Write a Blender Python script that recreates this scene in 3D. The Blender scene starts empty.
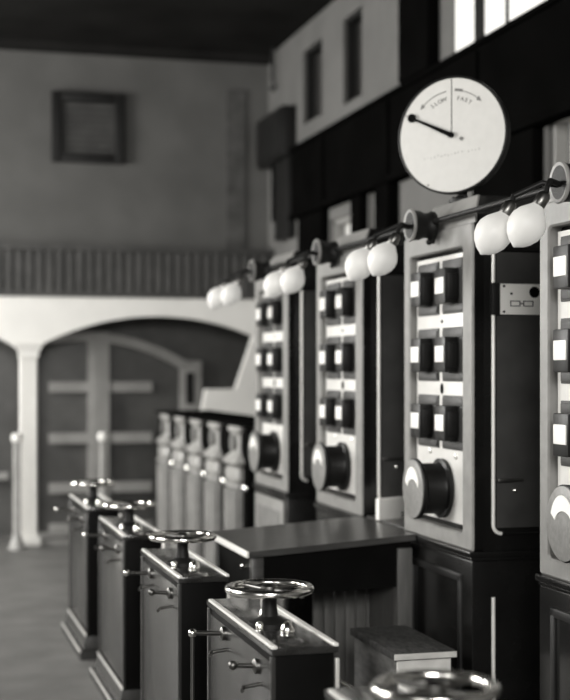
import bpy, bmesh, math, random
from mathutils import Vector, Matrix
from mathutils.geometry import tessellate_polygon
random.seed(7)
SC = bpy.context.scene
COL = SC.collection
PI = math.pi

# ------------------------------------------------------------------ materials
TINT = (1.0, 0.985, 0.945)
def mat(name, v, rough=0.5, metal=0.0, noise=0.0, nscale=6.0, bump=0.0, bscale=40.0, spec=0.5, emit=0.0, stretch=None, coat=0.0):
    m = bpy.data.materials.new(name); m.use_nodes = True
    nt = m.node_tree; b = nt.nodes['Principled BSDF']
    b.inputs['Roughness'].default_value = rough
    b.inputs['Metallic'].default_value = metal
    b.inputs['Specular IOR Level'].default_value = spec
    b.inputs['Coat Weight'].default_value = coat
    b.inputs['Coat Roughness'].default_value = 0.15
    c = [v*t for t in TINT] + [1]
    b.inputs['Base Color'].default_value = c
    tc = nt.nodes.new('ShaderNodeTexCoord')
    mp = nt.nodes.new('ShaderNodeMapping')
    if stretch: mp.inputs['Scale'].default_value = stretch
    nt.links.new(tc.outputs['Object'], mp.inputs['Vector'])
    if noise > 0:
        n = nt.nodes.new('ShaderNodeTexNoise'); n.inputs['Scale'].default_value = nscale; n.inputs['Detail'].default_value = 6
        r = nt.nodes.new('ShaderNodeValToRGB')
        r.color_ramp.elements[0].position = 0.3; r.color_ramp.elements[1].position = 0.7
        r.color_ramp.elements[0].color = [v*(1-noise)*t for t in TINT]+[1]
        r.color_ramp.elements[1].color = [v*(1+noise)*t for t in TINT]+[1]
        nt.links.new(mp.outputs['Vector'], n.inputs['Vector'])
        nt.links.new(n.outputs['Fac'], r.inputs['Fac']); nt.links.new(r.outputs['Color'], b.inputs['Base Color'])
    if bump > 0:
        n2 = nt.nodes.new('ShaderNodeTexNoise'); n2.inputs['Scale'].default_value = bscale; n2.inputs['Detail'].default_value = 4
        bp = nt.nodes.new('ShaderNodeBump'); bp.inputs['Strength'].default_value = bump; bp.inputs['Distance'].default_value = 0.01
        nt.links.new(mp.outputs['Vector'], n2.inputs['Vector'])
        nt.links.new(n2.outputs['Fac'], bp.inputs['Height']); nt.links.new(bp.outputs['Normal'], b.inputs['Normal'])
    if emit:
        b.inputs['Emission Color'].default_value = (1, .985, .95, 1); b.inputs['Emission Strength'].default_value = emit
    return m

M = dict(
  floor   = mat('stone_floor', .125, .55, noise=.22, nscale=3.5, bump=.15, bscale=30),
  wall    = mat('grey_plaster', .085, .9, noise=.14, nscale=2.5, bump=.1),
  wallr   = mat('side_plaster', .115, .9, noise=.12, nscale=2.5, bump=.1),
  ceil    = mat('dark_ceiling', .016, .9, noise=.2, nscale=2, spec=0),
  white   = mat('white_paint', .72, .7, noise=.05, nscale=4),
  balc    = mat('dark_slats', .055, .6, noise=.25, nscale=8),
  doorw   = mat('grey_joinery', .25, .6, noise=.1),
  glassd  = mat('dim_pane', .06, .35, noise=.3, nscale=3),
  iron    = mat('black_iron', .008, .5, noise=.2, nscale=9, spec=.25),
  mattb   = mat('matt_black', .006, .7, noise=.2, nscale=9, spec=0),
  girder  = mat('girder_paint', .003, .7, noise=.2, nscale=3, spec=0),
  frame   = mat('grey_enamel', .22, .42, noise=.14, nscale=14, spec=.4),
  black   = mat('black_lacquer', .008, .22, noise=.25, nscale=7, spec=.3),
  sidep   = mat('charcoal_sheet', .036, .5, noise=.25, nscale=9),
  marble  = mat('white_marble', .68, .35, noise=.06, nscale=10),
  slate   = mat('switch_slate', .024, .5, noise=.25, nscale=30),
  bake    = mat('black_bakelite', .007, .4, noise=.2, nscale=30, spec=.25),
  tile    = mat('white_tile', .88, .3),
  disc    = mat('knob_face', .19, .4, noise=.18, nscale=60),
  bead    = mat('pale_bead', .85, .35, metal=.2),  # highlights and window glints painted as a pale colour
  steel   = mat('polished_steel', .75, .18, metal=1.0, noise=.05),
  dsteel  = mat('dull_steel', .16, .35, metal=1.0, noise=.1),
  ped     = mat('pedestal_lacquer', .027, .26, noise=.15, nscale=6, coat=.2),
  pedtop  = mat('pedestal_top', .02, .15, noise=.2, nscale=12, coat=.4),
  pedf    = mat('pedestal_front', .004, .45, noise=.2, nscale=8, spec=.04),  # pedestal lacquer again, darkened in colour for the shaded faces
  wood    = mat('dark_wood', .045, .32, noise=.4, nscale=5, stretch=(1,9,9), coat=.15),
  woodl   = mat('worn_wood', .085, .5, noise=.3, nscale=5, stretch=(8,8,1)),  # desk wood lightened in colour where end panel and boards look lit
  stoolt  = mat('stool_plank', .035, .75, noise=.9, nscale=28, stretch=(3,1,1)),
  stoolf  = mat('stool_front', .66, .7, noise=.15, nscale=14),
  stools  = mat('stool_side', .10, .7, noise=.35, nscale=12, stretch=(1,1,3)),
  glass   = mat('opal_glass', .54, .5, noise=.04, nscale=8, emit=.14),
  rim     = mat('bright_rim', .75, .3, metal=.5),
  face    = mat('dial_enamel', .60, .35, noise=.03, nscale=25),
  ink     = mat('black_ink', .003, .7, spec=.05),
  greyink = mat('faded_ink', .48, .6),
  inkmid  = mat('worn_ink', .16, .6),
  ventin  = mat('vent_louvre', .05, .8, noise=.3, nscale=6),
  faded   = mat('faded_print', .46, .5),
  moulding= mat('dark_moulding', .010, .4, noise=.2),
  card    = mat('white_card', .85, .7, noise=.03),
  stand   = mat('standard_paint', .30, .42, noise=.16, nscale=10),
  standf  = mat('standard_shaft', .17, .42, noise=.2, nscale=10),
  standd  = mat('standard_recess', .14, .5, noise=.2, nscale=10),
  day     = mat('daylit_pane', .6, .3, emit=.42, noise=.1, nscale=1.5),
  daydim  = mat('frosted_pane', .5, .4, emit=.07, noise=.25, nscale=1.2),
  darkpane= mat('dark_pane', .04, .3),
)

# ------------------------------------------------------------------ mesh helper
class MB:
    def __init__(s): s.bm = bmesh.new()
    def box(s, x0, x1, y0, y1, z0, z1, bev=0.0, seg=2):
        t = bmesh.new()
        bmesh.ops.create_cube(t, size=1)
        for v in t.verts:
            v.co = Vector((x0+(v.co.x+.5)*(x1-x0), y0+(v.co.y+.5)*(y1-y0), z0+(v.co.z+.5)*(z1-z0)))
        if bev: bmesh.ops.bevel(t, geom=t.edges[:], offset=bev, segments=seg, profile=.6, affect='EDGES')
        return s.add(t)
    def add(s, t, mtx=None):
        if mtx is not None: bmesh.ops.transform(t, matrix=mtx, verts=t.verts)
        me = bpy.data.meshes.new('tmp'); t.to_mesh(me); t.free()
        s.bm.from_mesh(me); bpy.data.meshes.remove(me); return s
    def lathe(s, prof, o=(0,0,0), axis=(0,0,1), seg=32, cap=True):
        """prof: list of (r, h) along axis"""
        t = bmesh.new(); rings = []
        for r, h in prof:
            rings.append([t.verts.new((r*math.cos(2*PI*i/seg), r*math.sin(2*PI*i/seg), h)) for i in range(seg)])
        for a, b in zip(rings, rings[1:]):
            for i in range(seg):
                j = (i+1) % seg; t.faces.new((a[i], a[j], b[j], b[i]))
        if cap:
            t.faces.new(list(reversed(rings[0]))); t.faces.new(rings[-1])
        q = Vector((0,0,1)).rotation_difference(Vector(axis).normalized())
        return s.add(t, Matrix.Translation(o) @ q.to_matrix().to_4x4())
    def cyl(s, p0, p1, r0, r1=None, seg=16):
        p0, p1 = Vector(p0), Vector(p1); r1 = r0 if r1 is None else r1
        return s.lathe([(r0, 0), (r1, (p1-p0).length)], p0, p1-p0, seg)
    def ball(s, c, r, sx=1, sy=1, sz=1, seg=16):
        t = bmesh.new(); bmesh.ops.create_uvsphere(t, u_segments=seg, v_segments=seg//2+2, radius=r)
        return s.add(t, Matrix.Translation(c) @ Matrix.Diagonal((sx, sy, sz, 1)))
    def torus(s, c, R, r, seg=48, ts=12):
        t = bmesh.new(); rg = []
        for i in range(seg):
            a = 2*PI*i/seg
            rg.append([t.verts.new(((R+r*math.cos(2*PI*j/ts))*math.cos(a), (R+r*math.cos(2*PI*j/ts))*math.sin(a), r*math.sin(2*PI*j/ts))) for j in range(ts)])
        for i in range(seg):
            for j in range(ts):
                a, b = rg[i], rg[(i+1) % seg]; k = (j+1) % ts
                t.faces.new((a[j], b[j], b[k], a[k]))
        return s.add(t, Matrix.Translation(c))
    def tube(s, pts, r, seg=10):
        pts = [Vector(p) for p in pts]
        for a, b in zip(pts, pts[1:]): s.cyl(a, b, r, seg=seg)
        for p in pts[1:-1]: s.ball(p, r, seg=seg)
        return s
    def loops(s, rings, closed=True, cap=True):
        t = bmesh.new(); vs = [[t.verts.new(p) for p in r] for r in rings]; n = len(vs[0])
        for a, b in zip(vs, vs[1:]):
            for i in range(n):
                j = (i+1) % n; t.faces.new((a[i], a[j], b[j], b[i]))
        if cap:
            t.faces.new(list(reversed(vs[0]))); t.faces.new(vs[-1])
        bmesh.ops.recalc_face_normals(t, faces=t.faces[:])
        return s.add(t)
    def prism(s, poly, f0, f1, tri=True):
        """poly: 2D points; f0/f1 map (a,b)->3D for both ends"""
        t = bmesh.new()
        A = [t.verts.new(f0(*p)) for p in poly]; B = [t.verts.new(f1(*p)) for p in poly]; n = len(poly)
        for i, j, k in tessellate_polygon([[Vector((p[0], p[1], 0)) for p in poly]]):
            t.faces.new((A[i], A[j], A[k])); t.faces.new((B[k], B[j], B[i]))
        for i in range(n):
            j = (i+1) % n; t.faces.new((A[j], A[i], B[i], B[j]))
        bmesh.ops.recalc_face_normals(t, faces=t.faces[:])
        return s.add(t)
    def build(s, name, m, parent=None, loc=None, angle=0.7):
        me = bpy.data.meshes.new(name)
        bmesh.ops.recalc_face_normals(s.bm, faces=s.bm.faces[:])
        s.bm.to_mesh(me); s.bm.free()
        me.polygons.foreach_set('use_smooth', [True]*len(me.polygons))
        me.set_sharp_from_angle(angle=angle)
        me.materials.append(M[m])
        o = bpy.data.objects.new(name, me); COL.objects.link(o)
        if parent: o.parent = parent
        if loc: o.location = loc
        return o

def rrect(x0, x1, y0, y1, r, n=6):
    pts = []
    for cx, cy, a0 in ((x1-r, y1-r, 0), (x0+r, y1-r, PI/2), (x0+r, y0+r, PI), (x1-r, y0+r, 1.5*PI)):
        for i in range(n+1):
            a = a0 + PI/2*i/n; pts.append((cx+r*math.cos(a), cy+r*math.sin(a)))
    return pts

def tag(o, label, cat, group=None):
    o['label'] = label; o['category'] = cat
    if group: o['group'] = group
    return o
def empty(name, loc):
    o = bpy.data.objects.new(name, None); COL.objects.link(o); o.location = loc
    o.empty_display_size = .1; return o
def struct(o): o['kind'] = 'structure'; return o
def copy_tree(o, parent=None):
    c = o.copy(); COL.objects.link(c)
    if parent: c.parent = parent
    for ch in list(o.children): copy_tree(ch, c)
    return c

# ------------------------------------------------------------------ the hall
XL, XR, YN, YB, ZC = -3.2, 3.40, -3.0, 13.15, 4.64
Y0 = 12.95                                   # front plane of the gallery arcade
struct(MB().box(XL-.2, XR+.2, YN-.2, 17.2, -.2, 0).build('floor', 'floor'))
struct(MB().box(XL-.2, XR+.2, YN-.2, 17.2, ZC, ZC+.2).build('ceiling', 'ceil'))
struct(MB().box(XL-.2, XR+.2, YB, YB+.25, 2.28, ZC).build('wall_back', 'wall'))
struct(MB().box(XL-.2, XR+.2, 17.0, 17.2, 0, ZC).build('wall_rear', 'wall'))
FA, FB, FZ0, FZ1 = -1.6, .9, 2.2, 4.2
struct(MB().box(XL-.2, FA, YN-.2, YN, 0, ZC).box(FB, XR+.2, YN-.2, YN, 0, ZC).box(FA, FB, YN-.2, YN, 0, FZ0).box(FA, FB, YN-.2, YN, FZ1, ZC).build('wall_front', 'wall'))
f = MB()
for k in range(4): f.box(FA+(FB-FA-.06)*k/3, FA+(FB-FA-.06)*k/3+.06, YN-.12, YN-.05, FZ0, FZ1)
for k in range(4): f.box(FA, FB, YN-.12, YN-.05, FZ0+(FZ1-FZ0-.05)*k/3, FZ0+(FZ1-FZ0-.05)*k/3+.05)
wf = struct(f.build('window_10', 'doorw'))  # unseen window, added to brighten the faces turned to the camera
MB().box(FA, FB, YN-.16, YN-.14, FZ0, FZ1).build('pane', 'day', wf)

# right wall: pieces left around its window openings
wins = [  # y0,y1,z0,z1
 (11.34,11.93,3.77,4.42),(10.27,10.75,3.73,4.42),       # narrow dark ones above the girder
 (6.2,8.41,3.62,4.58),                                  # bright one above the girder
 (10.38,11.10,1.30,2.84),(9.75,10.09,1.30,3.05),(6.50,7.03,1.30,2.99),
]
ys = sorted({YN-.2, 17.2} | {w[0] for w in wins} | {w[1] for w in wins})
wr = MB()
for a, b in zip(ys, ys[1:]):
    hs = sorted([(w[2], w[3]) for w in wins if w[0] <= a+1e-6 and w[1] >= b-1e-6])
    z = 0
    for h0, h1 in hs: wr.box(XR, XR+.2, a, b, z, h0); z = h1
    wr.box(XR, XR+.2, a, b, z, ZC)
struct(wr.build('wall_right', 'wallr'))
for i, (a, b, z0, z1) in enumerate(wins):
    f = MB(); t = .035
    f.box(XR+.03, XR+.10, a, a+t, z0, z1).box(XR+.03, XR+.10, b-t, b, z0, z1).box(XR+.03, XR+.10, a, b, z0, z0+t).box(XR+.03, XR+.10, a, b, z1-t, z1)
    if i == 2:
        for yy in (7.59, 8.00): f.box(XR+.005, XR+.12, yy-(.015 if yy < 7.7 else .07), yy+(.015 if yy < 7.7 else .07), z0, z1)
    o = struct(f.build('window_%d' % (i+1), 'iron' if i < 3 else 'doorw'))
    px = .015 if i == 2 else .12
    p = MB().box(XR+px, XR+px+.02, a+.002, b-.002, z0+.002, z1-.002).build('pane', 'darkpane' if i < 2 else ('day' if i == 2 else 'daydim'), o)

# left wall with three tall daylight windows
lw = [(-2.4,0.0,.9,3.9),(4.6,7.0,.9,3.9),(9.8,12.2,.9,3.9)]
ys = sorted({YN-.2, 17.2} | {w[0] for w in lw} | {w[1] for w in lw}); wl = MB()
for a, b in zip(ys, ys[1:]):
    hs = [(w[2], w[3]) for w in lw if w[0] <= a+1e-6 and w[1] >= b-1e-6]; z = 0
    for h0, h1 in hs: wl.box(XL-.2, XL, a, b, z, h0); z = h1
    wl.box(XL-.2, XL, a, b, z, ZC)
struct(wl.build('wall_left', 'wall'))
for i, (a, b, z0, z1) in enumerate(lw):
    f = MB()
    for yy in (a, (a+b)/2-.03, b-.06): f.box(XL-.12, XL-.05, yy, yy+.06, z0, z1)
    for k in range(5):
        zz = z0+(z1-z0-.05)*k/4; f.box(XL-.12, XL-.05, a, b, zz, zz+.05)
    o = struct(f.build('window_%d' % (i+7), 'doorw'))
    MB().box(XL-.16, XL-.14, a, b, z0, z1).build('pane', 'day', o)

# arcade under the gallery: one pierced white wall
def arch(xa, za, xm, zm, xb, zb, n=24):
    # circle through three points
    ax, ay, bx, by, cx, cy = xa, za, xm, zm, xb, zb
    d = 2*(ax*(by-cy)+bx*(cy-ay)+cx*(ay-by))
    ux = ((ax*ax+ay*ay)*(by-cy)+(bx*bx+by*by)*(cy-ay)+(cx*cx+cy*cy)*(ay-by))/d
    uy = ((ax*ax+ay*ay)*(cx-bx)+(bx*bx+by*by)*(ax-cx)+(cx*cx+cy*cy)*(bx-ax))/d
    r = math.hypot(ax-ux, ay-uy); t0 = math.atan2(ay-uy, ax-ux); t1 = math.atan2(cy-uy, cx-ux)
    return [(ux+r*math.cos(t0+(t1-t0)*i/n), uy+r*math.sin(t0+(t1-t0)*i/n)) for i in range(n+1)]
poly = [(1.18, 1.82)] + arch(1.20, 1.84, 2.29, 2.108, 3.205, 1.93) + [(3.03, 1.425), (2.74, 1.425), (2.68, 1.08), (2.66, 0)] + \
       [(XR, 0), (XR, 2.278), (XL, 2.278), (XL, 0), (-1.1, 0), (-1.1, 1.84)] + arch(-1.09, 1.84, -.08, 2.10, .93, 1.84)[1:] + [(.95, 1.82)]
struct(MB().prism(poly, lambda a, b: (a, Y0, b), lambda a, b: (a, Y0+.10, b)).build('wall_arcade', 'white', angle=.5))
c = MB()                                                 # clustered column with capital and foot
for dx in (-.054, 0, .054): c.cyl((1.09+dx, Y0+.04, .08), (1.09+dx, Y0+.04, 1.76), .026, seg=20)
c.box(1.012, 1.168, Y0+.04, Y0+.10, .06, 1.78)
c.box(.985, 1.195, Y0-.03, Y0+.12, 0, .08, .012)
c.loops([[(1.09+sx*w, Y0+.05+sy*w*.7, z) for sx, sy in ((-1,-1),(1,-1),(1,1),(-1,1))] for w, z in ((.085,1.72),(.09,1.74),(.08,1.755),(.10,1.79),(.12,1.83),(.135,1.85))])
struct(c.build('trim_1', 'white'))
# gallery parapet of upright slats
g = MB(); g.box(XL, XR, Y0+.03, Y0+.05, 2.28, 2.75)
x = XL+.02
while x < XR-.05:
    g.box(x, x+.062, Y0-.02, Y0+.03, 2.33, 2.70); x += .092
g.box(XL, XR, Y0-.05, Y0+.10, 2.70, 2.755, .008).box(XL, XR, Y0-.03, Y0+.06, 2.278, 2.33, .006)
struct(g.build('trim_2', 'balc'))
struct(MB().box(2.98, 3.16, YB-.02, YB+.02, 2.78, 4.30).build('trim_3', 'ceil'))  # recessed strip beside the corner
bpy.data.objects['trim_3'].data.materials[0] = mat('strip_plaster', .06, .9, noise=.35, nscale=7)
# glazed screen behind the arch
DY = 13.75
d = MB()
for x0, x1 in ((1.10,1.18),(1.73,1.93)): d.box(x0, x1, DY-.05, DY+.05, 0, 1.98)
d.box(1.80,1.815,DY-.058,DY-.045,0,1.9).box(1.86,1.87,DY-.058,DY-.045,0,1.9)
d.box(2.64, 2.86, DY-.05, DY+.05, 0, 1.70, .02)
d.prism(arch(1.15,1.90,1.9,1.965,2.72,1.68)+list(reversed(arch(1.15,1.82,1.9,1.875,2.64,1.62))), lambda a,b:(a,DY-.07,b), lambda a,b:(a,DY+.05,b))
for z in (.01, .405, .89, 1.39):
    d.box(1.35, 2.36, DY-.03, DY+.03, z, z+.10)
d.box(.0, .96, DY-.03, DY+.03, .55, .62)
o = struct(d.build('door_1', 'doorw'))
MB().box(-1.9, XR, DY+.06, DY+.08, 0, 2.27).build('pane', 'glassd', o)
MB().box(2.695, 2.775, DY-.060, DY-.048, 1.27, 1.58).build('slot', 'iron', o)
# a step of pale stone along the arcade foot
struct(MB().box(1.2, 2.66, Y0+.02, DY-.06, 0, .04).build('trim_4', 'doorw'))
# ceiling cornice
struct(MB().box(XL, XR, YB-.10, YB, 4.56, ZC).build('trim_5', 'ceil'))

# crane girder and its column on the right wall
gr = empty('crane_girder', (3.29, 4, 2.94))
tag(gr, 'massive black crane girder running along the right wall below the upper windows', 'girder')
MB().box(.03, .08, -7, 8.02, .05, .60).build('web', 'girder', gr)
MB().box(0, .105, -7, 8.02, .60, .635, .008).build('flange', 'girder', gr)
MB().box(0, .105, -7, 8.02, 0, .05, .008).build('flange', 'girder', gr)
for k in range(10): MB().box(.008, .03, -5.8+1.6*k, -5.75+1.6*k, .05, .58).build('stiffener', 'girder', gr)
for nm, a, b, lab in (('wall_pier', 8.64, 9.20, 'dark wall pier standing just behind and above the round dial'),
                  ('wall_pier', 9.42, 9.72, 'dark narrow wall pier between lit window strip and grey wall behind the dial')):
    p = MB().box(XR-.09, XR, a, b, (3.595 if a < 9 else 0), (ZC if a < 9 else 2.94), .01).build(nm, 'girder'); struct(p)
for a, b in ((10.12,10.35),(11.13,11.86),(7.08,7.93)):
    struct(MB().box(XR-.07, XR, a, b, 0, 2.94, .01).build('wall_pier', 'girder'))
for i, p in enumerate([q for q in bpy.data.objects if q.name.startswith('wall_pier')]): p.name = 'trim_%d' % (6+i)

# dark things on the far wall
v = empty('wall_vent', (1.65, YB, 3.87)); tag(v, 'square dark grille high on the grey back wall', 'vent')
f = MB()
for a in ((-.34,-.25,-.33,.33),(.25,.34,-.33,.33),(-.25,.25,-.33,-.24),(-.25,.25,.24,.33)): f.box(a[0], a[1], -.06, 0, a[2], a[3], .006)
f.build('frame', 'iron', v)
f = MB()
for k in range(8): f.box(-.25, .25, -.03, -.008, -.235+.06*k, -.195+.06*k)
f.build('louvre', 'ventin', v); MB().box(-.25,.25,-.008,0,-.24,.24).build('back_plate','iron',v)
b = empty('wall_box', (XR, 12.55, 3.80)); tag(b, 'black box fixed to the far corner beside the end of the girder', 'box')
MB().box(-.14,0,-.42,.50,-.27,.19,.02).build('case','iron',b); MB().box(-.155,-.14,-.38,.46,-.24,.16,.008).build('door','iron',b)
MB().box(-.09,0,-.40,.05,-1.0,-.27,.02).build('cable_trunk','iron',b)
h = empty('hanging_hook', (3.34, 12.75, ZC)); tag(h, 'thin dark hook hanging from the ceiling near the corner of the walls', 'hook')
MB().cyl((0,0,0),(0,0,-.32),.018).build('rod','iron',h)
MB().tube([(0,0,-.32),(.02,0,-.36),(0,0,-.40),(-.03,0,-.37)],.016).build('hook','iron',h)

# ------------------------------------------------------------------ switch cabinets
CX, CY, CP, CW, CD = 2.112, 5.027, 1.358, .765, .58
def make_cabinet():
    r = empty('switch_cabinet', (CX, CY, 0))
    # front frame with rounded opening
    fo = rrect(0, CW, .90, 2.174, .012); fi = rrect(.10, .695, .962, 2.088, .022)
    f = MB(); n = len(fo); t = bmesh.new()
    def L(pts, x): return [t.verts.new((x, a, b)) for a, b in pts]
    fo2 = rrect(.006, CW-.006, .906, 2.168, .010); fi2 = rrect(.094, .701, .956, 2.094, .024)
    R = [L(fo, .010), L(fo, .006), L(fo2, 0), L(fi2, 0), L(fi, .006), L(fi, .046)]
    for A, B in zip(R, R[1:]):
        for i in range(n):
            j = (i+1) % n; t.faces.new((A[i], A[j], B[j], B[i]))
    f.add(t); f.build('front_frame', 'frame', r, angle=.5)
    f = MB().box(.047, CD, 0, CW, .90, 2.174, .003); t = bmesh.new(); R = [L(fi2, .046), L(fi2, .010), L(fo, .010), L(fo, .049)]
    for A, B in zip(R, R[1:]):
        for i in range(n):
            j = (i+1) % n; t.faces.new((A[i], A[j], B[j], B[i]))
    f.add(t); f.build('body', 'black', r)
    MB().box(.030, .0455, .112, .685, .985, 2.072, .002).build('marble_panel', 'marble', r)
    for zc in (1.940, 1.664, 1.387):
        for yc in (.252, .533):
            s = MB().box(.023, .031, yc-.116, yc+.116, zc-.108, zc+.112, .003)
            s.box(.018, .026, yc-.108, yc+.108, zc+.070, zc+.103, .003).box(.018, .026, yc-.108, yc+.108, zc-.100, zc-.070, .003)
            s = s.build('switch', 'slate', r)
            k = MB().box(-.036, .02, yc-.055, yc+.055, zc-.070, zc+.072, .006)
            k.box(-.024, .02, yc-.062, yc+.062, zc-.05, zc+.05, .004)
            k.build('handle', 'bake', s)
            MB().box(-.0405, -.030, yc-.045, yc+.045, zc-.030, zc+.036, .004).build('label_tile', 'tile', s)
    MB().ball((.027, .385, 1.526), .012, .5, 1, 1.9).build('stud', 'ink', r)
    MB().ball((.027, .385, 1.803), .007, .5, 1, 1).build('stud', 'ink', r)
    for y, z in ((.52, 1.262), (.235, 1.255)): MB().lathe([(.013,0),(.013,.006),(.008,.009)], (.030, y, z), (-1,0,0), 16).build('screw', 'rim', r)
    # spool-shaped regulator knob
    yk, zk = .37, 1.116
    k = MB().lathe([(.100,0),(.122,.004),(.123,.020),(.108,.026),(.104,.040),(.104,.105),(.112,.112),(.123,.118),(.124,.130),(.118,.134)], (.030, yk, zk), (-1,0,0), 48).build('regulator_knob', 'bake', r)
    MB().lathe([(.119,0),(.119,.004),(.112,.006)], (-.103, yk, zk), (-1,0,0), 48).build('knob_face', 'disc', k)
    seg = [(yk+.080*math.cos(a), zk+.090*math.sin(a)) for a in [0.30+2.5*i/14 for i in range(15)]] + [(yk-.01+.062*math.cos(a), zk-.005+.045*math.sin(a)) for a in [2.8-2.5*i/14 for i in range(15)]]
    MB().prism(seg, lambda a,b:(-.112,a,b), lambda a,b:(-.108,a,b)).build('scale_window', 'tile', k)
    # cap
    def hood(x0, x1, xt0, xt1, nm, m_):
        MB().loops([[(a,y0,z),(b,y0,z),(b,y1,z),(a,y1,z)] for a,b,y0,y1,z in ((x0,x1,0,CW,2.174),(x0,x1,0,CW,2.206),(xt0,xt1,.11,.60,2.288),(xt0+.004,xt1,.118,.595,2.296))]).build(nm, m_, r, angle=.3)
    hood(.012, .020, .070, .078, 'cap_front', 'frame')
    hood(.0205, CD, .0785, CD-.06, 'cap', 'black')
    # ledge and lower cabinet
    MB().box(-.014, CD+.01, -.008, CW+.008, .876, .90, .006).box(-.004, CD, 0, CW, .862, .876, .004).build('ledge', 'black', r)
    MB().box(0, CD, 0, CW, 0, .862, .006).build('base', 'black', r)
    f = MB()
    for a in ((.10,.13,.15,.80),(.635,.665,.15,.80),(.10,.665,.15,.18),(.10,.665,.77,.80)): f.box(-.010,.002,a[0],a[1],a[2],a[3],.004)
    f.build('base_moulding', 'moulding', r)
    # near side: sheet panel and half-round beads, a highlight painted on the upright runs
    MB().box(.10, CD-.02, -.004, .004, .99, 2.06).build('side_panel', 'sidep', r)
    x0, x1 = .087, CD-.03
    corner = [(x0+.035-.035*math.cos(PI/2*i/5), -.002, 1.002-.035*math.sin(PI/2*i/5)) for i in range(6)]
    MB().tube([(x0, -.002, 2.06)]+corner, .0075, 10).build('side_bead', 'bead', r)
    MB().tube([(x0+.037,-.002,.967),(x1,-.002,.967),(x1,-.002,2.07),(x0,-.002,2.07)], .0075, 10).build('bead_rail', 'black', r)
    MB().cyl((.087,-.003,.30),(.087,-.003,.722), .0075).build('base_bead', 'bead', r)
    hnd = MB().box(.10, .165, -.022, -.004, 1.168, 1.182, .003).box(.125,.21,-.016,-.002,1.170,1.180,.002).build('latch', 'dsteel', r)
    MB().ball((.175, -.010, 1.135), .011).build('latch_knob', 'steel', r)
    return r
cab = make_cabinet()
labs = {0:'tall switchboard cabinet carrying the large round white dial on its top',
        1:'switchboard cabinet standing behind the far right end of the sloping desk, second past the dial one',
        2:'farthest switchboard cabinet, the one next to the row of turned standards',
        -1:'nearest switchboard cabinet, cut off by the right edge of the photo'}
labs[1] = 'switchboard cabinet rising behind the dark sloping desk, next one beyond the dial cabinet'
cabs = {}
for k in (0, 1, 2, -1):
    o = cab if k == 0 else copy_tree(cab)
    o.location = (CX, CY+CP*k, 0); tag(o, labs[k], 'cabinet', 'row of switchboard cabinets'); cabs[k] = o
bp = MB().box(-.012,.0,.05,CW-.05,.10,.845,.004).build('base_panel','frame',cabs[2]); bp['label'] = 'lighter grey lower panel'  # lighter tone stands for the light falling on this farthest base
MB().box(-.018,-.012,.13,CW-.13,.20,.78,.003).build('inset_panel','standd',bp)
# the perforated white plate on the near side of the dial cabinet
pl = MB().box(.108, .30, -.020, -.012, 1.817, 1.937, .004).build('side_plate', 'tile', cabs[0]); pl['label'] = 'white plate with two slots and round holes'
MB().box(.078, .108, -.022, -.002, 1.815, 1.940, .003).build('hinge_block', 'iron', pl)
MB().box(.12, .29, -.012, -.003, 1.83, 1.925).build('spacer', 'iron', pl)
for x, z in ((.124,1.927),(.124,1.828),(.155,1.898)): MB().lathe([(.005,0),(.005,.002)], (x,-.020,z), (0,-1,0), 12).build('hole', 'ink', pl)
MB().lathe([(.022,0),(.022,.002)], (.252,-.020,1.905), (0,-1,0), 20).build('notch', 'ink', pl)
for xa in (.150, .205):
    f = MB()
    for a in ((xa,xa+.042,1.849,1.852),(xa,xa+.042,1.868,1.871),(xa,xa+.003,1.849,1.871),(xa+.039,xa+.042,1.849,1.871)): f.box(a[0],a[1],-.0225,-.019,a[2],a[3])
    f.build('slot', 'ink', pl)
MB().box(.192,.205,-.0222,-.019,1.858,1.862).build('slot_link','ink',pl)

# ------------------------------------------------------------------ speed dial on top of the cabinet
dc = Vector((2.183, CY+.383, 2.574)); RAD = .236
di = empty('speed_dial', (dc.x, dc.y, 2.300)); tag(di, 'large round white speed indicator dial with SLOW and FAST arrows and a black pointer', 'dial')
ang = math.atan2(-.70, -.715)                      # the way the face looks
fx = Vector((math.cos(ang), math.sin(ang), 0))    # normal
rt = Vector((-fx.y, fx.x, 0)) * 1                 # right as seen by the reader
if rt.dot(Vector((1,-.3,0))) < 0: rt = -rt
H = dc.z-2.300
def dm(): return Matrix(((rt.x, 0, fx.x, 0), (rt.y, 0, fx.y, 0), (0, 1, 0, H), (0, 0, 0, 1)))
DM = dm()
def dobj(mb, name, m, parent, **k):
    bmesh.ops.transform(mb.bm, matrix=DM, verts=mb.bm.verts); return mb.build(name, m, parent, **k)
dobj(MB().lathe([(RAD-.03,-.05),(RAD+.004,-.045),(RAD+.008,-.02),(RAD+.008,.006),(RAD+.001,.008),(RAD-.002,.003)], seg=96), 'case', 'iron', di)
dobj(MB().lathe([(RAD-.001,0),(RAD-.001,.004)], seg=96), 'face', 'face', di)
pn = math.radians(154.5)
pv = Vector((math.cos(pn), math.sin(pn), 0)); pp = Vector((-pv.y, pv.x, 0))
def P3(a, b): return pv*a + pp*b
nd = MB()
nd.prism([(-.004,-.010),(-.004,.010),(.182,.004),(.182,-.004)], lambda a,b: P3(a,b)+Vector((0,0,.012)), lambda a,b: P3(a,b)+Vector((0,0,.016)))
nd.lathe([(.018,.011),(.018,.017)], P3(.196,0), seg=24); nd.lathe([(.012,.004),(.012,.020)], seg=24)
nd.prism([(.20,-.0022),(.20,.0022),(.232,.0006),(.232,-.0006)], lambda a,b: P3(a,b)+Vector((0,0,.012)), lambda a,b: P3(a,b)+Vector((0,0,.015)))
dobj(nd, 'pointer', 'ink', di)
dobj(MB().box(-.0014,.0014,0,RAD-.004,.004,.0055), 'centre_line', 'ink', di)
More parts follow.
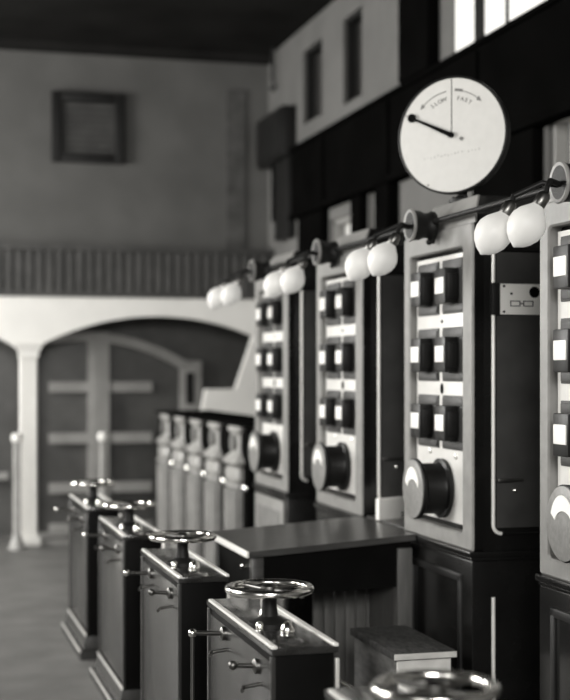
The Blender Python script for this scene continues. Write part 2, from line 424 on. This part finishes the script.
dobj(MB().lathe([(.008,.004),(.008,.010)], (.044,-.018,0), seg=14), 'pivot_screw', 'inkmid', di)
dobj(MB().lathe([(.004,.004),(.004,.007)], (-.105,-.20,0), seg=10), 'rim_screw', 'inkmid', di)
def arrow(a0, a1, rad, w):
    m_ = MB(); n = 16
    pts = [(rad*math.cos(a0+(a1-a0)*i/n), rad*math.sin(a0+(a1-a0)*i/n)) for i in range(n+1)]
    outer = [((rad+w)*math.cos(a0+(a1-a0)*i/n), (rad+w)*math.sin(a0+(a1-a0)*i/n)) for i in range(n+1)]
    m_.prism(pts+outer[::-1], lambda a,b:Vector((a,b,.004)), lambda a,b:Vector((a,b,.0055)))
    s = 1 if a1 > a0 else -1; r_ = rad+w/2
    tip = (r_*math.cos(a1+s*.09), r_*math.sin(a1+s*.09))
    q1 = ((r_+.010)*math.cos(a1-s*.03), (r_+.010)*math.sin(a1-s*.03)); q2 = ((r_-.010)*math.cos(a1-s*.03), (r_-.010)*math.sin(a1-s*.03))
    m_.prism([tip,q1,q2], lambda a,b:Vector((a,b,.004)), lambda a,b:Vector((a,b,.0055)))
    return m_
dobj(arrow(1.70, 2.36, .182, .0035), 'arrow', 'inkmid', di)
ar = arrow(1.48, .86, .182, .0035)
ar.prism([(.175*math.cos(a),.181*math.sin(a)) for a in (1.49,1.40,1.30)]+[(.192*math.cos(a),.192*math.sin(a)) for a in (1.30,1.40,1.49)], lambda a,b:Vector((a,b,.004)), lambda a,b:Vector((a,b,.0055)))
dobj(ar, 'arrow', 'inkmid', di)
def text_mesh(txt, size, mtx):
    cu = bpy.data.curves.new('lettering', 'FONT'); cu.body = txt; cu.size = size; cu.align_x = 'CENTER'; cu.align_y = 'CENTER'; cu.extrude = .0008
    ob = bpy.data.objects.new('lettering', cu); COL.objects.link(ob)
    me = bpy.data.meshes.new_from_object(ob.evaluated_get(bpy.context.evaluated_depsgraph_get()))
    bpy.data.objects.remove(ob); me.transform(mtx); return me
def curved(txt, size, angs, rad, name, m):
    t = MB()
    for ch, a in zip(txt, angs):
        mx = Matrix.Translation((rad*math.cos(a), rad*math.sin(a), .005)) @ Matrix.Rotation(a-PI/2, 4, 'Z')
        me = text_mesh(ch, size, mx); t.bm.from_mesh(me); bpy.data.meshes.remove(me)
    return dobj(t, name, m, di)
curved('SLOW', .024, [2.17,2.05,1.92,1.79], .152, 'lettering', 'inkmid')
curved('FAST', .024, [1.37,1.25,1.13,1.00], .152, 'lettering', 'inkmid')
mk = MB(); random.seed(3)
for k in range(17):
    x = -.125+.0152*k; z = -.088+.0013*k+random.uniform(-.004,.004); hgt = random.uniform(.003,.010)
    mk.box(x, x+random.uniform(.003,.010), z-hgt/2, z+hgt/2, .004, .0047)
dobj(mk, 'faded_mark', 'faded', di)
# foot
MB().lathe([(.055,0),(.055,.012),(.030,.020),(.022,.026),(.022,.05),(.034,.055)], (.055,.025,0), seg=28).build('foot', 'iron', di)
MB().cyl((.055,.025,.05),(-fx.x*.04,-fx.y*.04,.10),.020).build('stem', 'iron', di)
for sx, sy in ((.095,.025),(.015,.025),(.055,.065),(.055,-.015)): MB().cyl((sx,sy,.012),(sx,sy,.022),.007).build('bolt','iron',di)

# ------------------------------------------------------------------ twin lamps on the cabinets
def make_lamp():
    r = empty('twin_lamp', (CX, CY+.383, 2.196))
    MB().lathe([(.030,0),(.058,.006),(.060,.02),(.052,.03),(.052,.055),(.060,.07),(.063,.112)], (-.004,0,0), (-1,0,0), 32).build('housing', 'iron', r)
    MB().lathe([(.050,0),(.066,.0),(.068,.006),(.064,.012),(.054,.010)], (-.106,0,0), (-1,0,0), 36).build('mouth_rim', 'frame', r)
    MB().lathe([(.050,.0),(.035,.004)], (-.108,0,0), (-1,0,0), 28).build('inner_disc', 'dsteel', r)
    MB().ball((-.03,0,-.066), .013).ball((-.005,.02,-.062), .010).build('wing_nut', 'iron', r)
    MB().cyl((-.03,.055,.012),(-.03,1.29,.012),.011, seg=12).build('conduit', 'iron', r)
    dr = Vector((.50,-.12,.86)).normalized()
    for c in (Vector((-.308,.07,-.160)), Vector((-.254,-.06,-.146))):
        n = c + dr*.072
        a = MB().tube([(-.10,0,-.01),(-.16,n.y*.45,.0),(n.x+.03, n.y, n.z+.058), n+dr*.045], .009, 10).build('arm', 'iron', r)
        MB().lathe([(.016,-.008),(.021,.0),(.021,.035),(.014,.045)], n, dr, 20).build('socket', 'dsteel', r)
        prof = [(.003,-.078),(.010,-.073),(.026,-.064),(.042,-.048),(.055,-.026),(.060,-.002),(.058,.018),(.047,.040),(.032,.057),(.020,.070),(.016,.078)]
        MB().lathe(prof, c, dr, 32).build('bulb', 'glass', r)
    return r
lamp = make_lamp()
ll = {0:'twin bulb lamp on the dial cabinet, its bulbs hanging before the cabinet beyond',
      1:'twin bulb lamp on the cabinet behind the sloping desk',
      2:'twin bulb lamp on the farthest cabinet, its bulbs against the white gallery beam',
      -1:'twin bulb lamp at the right edge with the biggest pair of white bulbs'}
for k in (0,1,2,-1):
    o = lamp if k == 0 else copy_tree(lamp)
    o.location = (CX, CY+.383+CP*k, 2.196); tag(o, ll[k], 'lamp', 'twin bulb lamps on the cabinet tops')

# ------------------------------------------------------------------ handwheel pedestals
PX, PY, PW, PL, PH = .973, 3.717, .185, .853, .838
def make_ped():
    r = empty('handwheel_pedestal', (PX, PY, 0))
    MB().box(.006, PW-.006, .008, PL-.008, .05, PH-.022, .004).build('body', 'pedf', r)
    MB().box(.002, .008, .03, PL-.03, .15, PH-.045, .002).build('side_panel', 'ped', r)
    for y in (.004, PL-.024): MB().box(-.004,.010,y,y+.020,.12,PH-.025,.003).build('corner_strip', 'ped', r)
    MB().box(-.004, PW+.004, -.004, PL+.004, PH-.022, PH, .005).build('top_plate', 'pedtop', r)
    f = MB()
    for a in ((-.004,.012,-.004,PL+.004),(PW-.012,PW+.004,-.004,PL+.004)): f.box(a[0],a[1],a[2],a[3]-.03,PH-.004,PH+.006,.003)
    f.build('top_edging', 'bead', r)  # window glint painted pale along the top edges
    p = MB().loops([[(-.006-d,-.006-d,z),(PW+.006+d,-.006-d,z),(PW+.006+d,PL+.006+d,z),(-.006-d,PL+.006+d,z)] for d,z in ((.035,0),(.035,.045),(.028,.05),(.016,.054),(.014,.075),(.002,.115),(.0,.125))])
    p.build('plinth', 'ped', r, angle=.3)
    MB().box(-.010,-.002,.0,PL,.122,.140,.003).build('base_edging','rim',r)  # highlights on the plinth edges, painted as bright strips
    MB().box(-.046,-.036,-.03,PL+.03,.040,.052,.003).build('base_edging','rim',r)
    hx, hy = .078, .336
    MB().lathe([(.062,0),(.062,.012),(.040,.020),(.026,.03),(.022,.06),(.022,.105),(.030,.11)], (hx,hy,PH), seg=28).build('bearing', 'iron', r)
    for y in (hy-.13, hy+.13): MB().lathe([(.020,0),(.022,.008),(.018,.018),(.012,.03),(.004,.036)], (hx+.02,y,PH), seg=18).build('oil_cup', 'steel', r)
    for x in (-.055,.055): MB().lathe([(.012,0),(.012,.016),(.007,.022)], (hx+x*.8,hy-.055,PH), seg=14).build('bolt', 'steel', r)
    w = MB().torus((hx,hy,.948), .122, .0125).build('handwheel', 'steel', r)
    for k in range(4):
        a = k*PI/2+.5
        MB().cyl((hx+.02*math.cos(a),hy+.02*math.sin(a),.944),(hx+.118*math.cos(a),hy+.118*math.sin(a),.948),.008,.007).build('spoke','dsteel',w)
    MB().lathe([(.026,0),(.028,.01),(.026,.024),(.014,.032)], (hx,hy,.932), seg=24).build('hub', 'dsteel', w)
    for y, z, ln in ((.60,.770,.105),(.17,.755,.075)):
        sm = 'steel' if ln > .1 else 'dsteel'
        l = MB().cyl((.004,y,z),(-ln,y-.01,z+.008),.0075).lathe([(.022,0),(.022,.012),(.012,.018)], (.002,y,z), (-1,0,0), 18).build('lever','dsteel',r)
        MB().ball((-ln,y-.01,z+.008), .014).build('knob',sm,l)
        MB().tube([(.004,y-.03,z-.045),(-.05,y-.035,z-.05),(-.06,y-.06,z-.055)],.006).build('catch','dsteel',r)
    for z in (.735,.69): MB().cyl((PW,.05,z),(PW+.045,.01,z-.02),.005).build('pin','steel',r)
    MB().box(PW-.004,PW+.008,.0,.016,.60,.80,.003).build('edge_strip','rim',r)
    return r
ped = make_ped()
pl_ = {0:'handwheel pedestal at the near left corner of the desk, with its long top plate slanting in the foreground',
       1:'handwheel pedestal whose wheel is just left of the far end of the desk top',
       2:'handwheel pedestal second from the far end of its row',
       3:'farthest handwheel pedestal, its base standing clear on the stone floor',
       -1:'nearest handwheel pedestal, only its steel wheel in view at the bottom edge'}
pl_[0] = 'handwheel pedestal in the foreground, its top plate below and before the desk'
pl_[1] = 'third handwheel pedestal from the far end, its wheel touching the desk top corner in view'
for k in (0,1,2,3,-1):
    o = ped if k == 0 else copy_tree(ped)
    o.location = (PX, PY+CP*k, 0); tag(o, pl_[k], 'pedestal', 'row of handwheel pedestals')
    if k == 0: p0 = o
rod = MB().tube([(-.105,.59,.778),(-.105,.59,.50)], .006).build('drop_rod', 'dsteel', p0); rod['label'] = 'thin upright rod below the lever'

# ------------------------------------------------------------------ sloping desk
dk = empty('sloping_desk', (1.36, 5.60, 0)); tag(dk, 'dark wooden desk with a slightly sloping polished top between pedestals and cabinets', 'desk')
DXW, DYW = .735, .765
def slope(x): return .852+.052*x/DXW
MB().prism([(0,slope(0)-.026),(DXW,slope(DXW)-.026),(DXW,slope(DXW)),(0,slope(0))], lambda a,b:(a,0,b), lambda a,b:(a,DYW,b)).build('desk_top', 'wood', dk)
MB().box(-.006,.006,-.002,DYW+.002,slope(0)-.024,slope(0)+.003,.003).build('edge_strip', 'bead', dk)  # reflection of the windows painted into the edge colour
MB().prism([(.03,slope(.03)-.20),(DXW-.01,slope(DXW)-.22),(DXW-.01,slope(DXW)-.028),(.03,slope(.03)-.027)], lambda a,b:(a,.03,b), lambda a,b:(a,.05,b)).build('apron', 'pedf', dk)
MB().box(.03,.05,.05,DYW-.04,.62,slope(.03)-.028).build('apron', 'pedf', dk)
MB().box(.025,.075,.025,.075,0,slope(.03)-.028,.004).build('leg', 'wood', dk)
MB().box(.025,.075,DYW-.075,DYW-.025,0,slope(.03)-.028,.004).build('leg', 'wood', dk)
MB().box(DXW-.075,DXW-.01,.015,DYW-.03,0,slope(DXW)-.06,.004).build('end_panel', 'woodl', dk)
f = MB()
for k in range(6): f.box(.40+.05*k,.445+.05*k,.40,.42,.05,slope(.4)-.03,.003)
f.build('back_boards', 'woodl', dk)
MB().lathe([(.014,0),(.014,.012),(.008,.018)], (.03,.18,.77), (-1,0,0), 14).build('knob', 'steel', dk)

sh = empty('shelf', (2.13, 5.80, .885)); tag(sh, 'dark shelf bridging the gap between the dial cabinet and the next one', 'shelf')
MB().box(0,.45,0,.565,0,.022,.003).build('board','wood',sh)
for x in (.05,.40): MB().box(x,x+.03,.0,.565,-.035,0,.003).build('bracket','iron',sh)
cd = MB().box(-.012,.012,-.10,.10,0,.100,.003).build('white_box', 'card', loc=(2.205, 6.19, .907)); cd.rotation_euler = (0,0,math.radians(-68))
tag(cd, 'small plain white box standing on the shelf between two cabinets', 'box')
sw = empty('push_switch', (2.205, 5.95, .907)); tag(sw, 'small black round switch with a metal foot beside the white box', 'switch')
MB().lathe([(.022,0),(.024,.010),(.018,.014)], (0,0,0), seg=20).build('foot','dsteel',sw)
MB().lathe([(.018,.014),(.020,.05),(.018,.075),(.012,.082)], (0,0,0), seg=20).build('case','bake',sw)
MB().cyl((-.012,0,.045),(-.045,.01,.045),.012).build('button','dsteel',sw)

# ------------------------------------------------------------------ box stool
st = empty('box_stool', (1.765, 4.92, 0)); tag(st, 'low wooden box stool with a worn dark plank top and pale front in the foreground', 'stool')
MB().box(-.012,.232,-.012,.53,.520,.550,.005).build('seat', 'stoolt', st)
MB().box(.004,.216,0,.014,.0,.520,.002).build('front_panel', 'stoolf', st)
MB().box(0,.012,.014,.51,.0,.520,.002).build('side_panel', 'stools', st)
MB().box(.208,.220,.014,.51,.0,.520,.002).build('side_panel', 'stools', st)
MB().box(.012,.208,.496,.51,.0,.520,.002).build('back_panel', 'stools', st)
MB().box(-.014,.234,-.016,-.010,.524,.546,.002).build('seat_edge', 'stoolf', st)

# ------------------------------------------------------------------ row of turned standards
def sq(hx, hy, z, cx=.09, cy=.25, c=.25):
    a, b = hx, hy; k = min(a,b)*c
    return [(cx+x, cy+y, z) for x, y in ((-a,-b+k),(-a+k,-b),(a-k,-b),(a,-b+k),(a,b-k),(a-k,b),(-a+k,b),(-a,b-k))]
def make_std():
    r = empty('turned_standard', (CX, 8.86, 0))
    MB().box(.058,.50,.0,.64,0,1.215,.008).build('body','mattb',r)
    MB().box(.025,.51,.0,.645,1.226,1.248,.006).build('cap','mattb',r)
    b = MB().loops([sq(h*.55,h*1.2,z,.09) for h,z in ((.12,1.225),(.13,1.20),(.095,1.17),(.088,1.10),(.10,1.045),(.155,1.01),(.175,.985),(.15,.962),(.105,.950),(.140,.944),(.148,.930),(.148,.872),(.140,.86),(.118,.852),(.17,.838),(.175,.825),(.13,.815))])
    b.build('baluster','stand',r,angle=.6)
    s = MB().loops([sq(h*.5,h*1.2,z,.09) for h,z in ((.14,.815),(.135,.10),(.17,.09),(.175,0))])
    for dy in (-.12,0,.12): s.cyl((.028,.25+dy,.10),(.028,.25+dy,.80),.036,.038,12)
    s.build('shaft','standf',r,angle=.6)
    pts = rrect(.25-.06,.25+.06,1.065,1.165,.03)
    MB().prism(pts, lambda a,b:(.015,a,b), lambda a,b:(.05,a,b)).build('inset','standd',r)
    MB().lathe([(.010,0),(.012,.03),(.022,.035),(.022,.05),(.010,.058)], (.09,.02,.822), (-.9,-.43,0), 14).build('knob','steel',r)
    return r
std = make_std()
sl = ['nearest of the five turned standards, right beside the farthest cabinet','second nearest of the five turned standards, counted from the cabinets',
      'middle one of the five turned standards','second farthest of the five turned standards, counted from the cabinets','farthest of the five turned standards, toward the glazed screen']
for k in range(5):
    o = std if k == 0 else copy_tree(std)
    o.location = (CX, 8.98+.66*k, 0); tag(o, sl[k], 'standard', 'row of turned standards')

# ------------------------------------------------------------------ slim posts in front of the arcade
def make_post():
    r = empty('slim_post', (.964, 12.75, 0))
    MB().lathe([(.036,.10),(.034,.96),(.036,.97)], seg=20).build('shaft','stand',r)
    MB().lathe([(.075,0),(.075,.03),(.060,.06),(.045,.10),(.036,.16)], seg=20).build('foot','stand',r)
    MB().lathe([(.030,.96),(.046,.975),(.048,1.015),(.040,1.035)], seg=20).build('cap','white',r)
    return r
po = make_post()
for k, (x, lab) in enumerate(((.964,'slim pale post just left of the fluted white column'),(1.735,'slim pale post in front of the glazed screen, behind the farthest handwheel'))):
    o = po if k == 0 else copy_tree(po)
    o.location = (x, 12.72, 0); tag(o, lab, 'post', 'slim posts before the arcade')

# ------------------------------------------------------------------ light
def area(name, loc, aim, sx, sy, power):
    l = bpy.data.lights.new(name, 'AREA'); l.shape = 'RECTANGLE'; l.size = sx; l.size_y = sy; l.energy = power; l.color = (1,.985,.95)
    o = bpy.data.objects.new(name, l); COL.objects.link(o); o.location = loc
    o.rotation_euler = (Vector(aim)-Vector(loc)).to_track_quat('-Z','Y').to_euler(); return o
for (a, b, z0, z1), pw in zip(lw, (60, 250, 480)):
    area('window_daylight', (XL+.03, (a+b)/2, (z0+z1)/2), (XL+2, (a+b)/2, (z0+z1)/2-.5), 2.3, 2.9, pw)
area('window_daylight', ((FA+FB)/2, YN+.03, (FZ0+FZ1)/2), ((FA+FB)/2+.3, YN+2, (FZ0+FZ1)/2-.7), 2.4, 1.9, 430)  # light of the added front window
w = bpy.data.worlds.new('world'); SC.world = w; w.use_nodes = True
w.node_tree.nodes['Background'].inputs[0].default_value = (.05,.05,.048,1); w.node_tree.nodes['Background'].inputs[1].default_value = 1

# ------------------------------------------------------------------ camera
cam = bpy.data.cameras.new('camera'); co = bpy.data.objects.new('camera', cam); COL.objects.link(co); SC.camera = co
cam.sensor_fit = 'HORIZONTAL'; cam.sensor_width = 36; cam.lens = 1400/570*36
cam.shift_y = 20.6/570
co.location = (0,0,1.6); co.rotation_euler = (PI/2, 0, -math.radians(15.174))
cam.dof.use_dof = True; cam.dof.focus_distance = 4.6; cam.dof.aperture_fstop = 2.4
cam.clip_end = 60
SC.view_settings.view_transform = 'Standard'; SC.view_settings.look = 'None'; SC.view_settings.gamma = 1
SC.view_settings.use_curve_mapping = False; SC.view_settings.exposure = 0.42
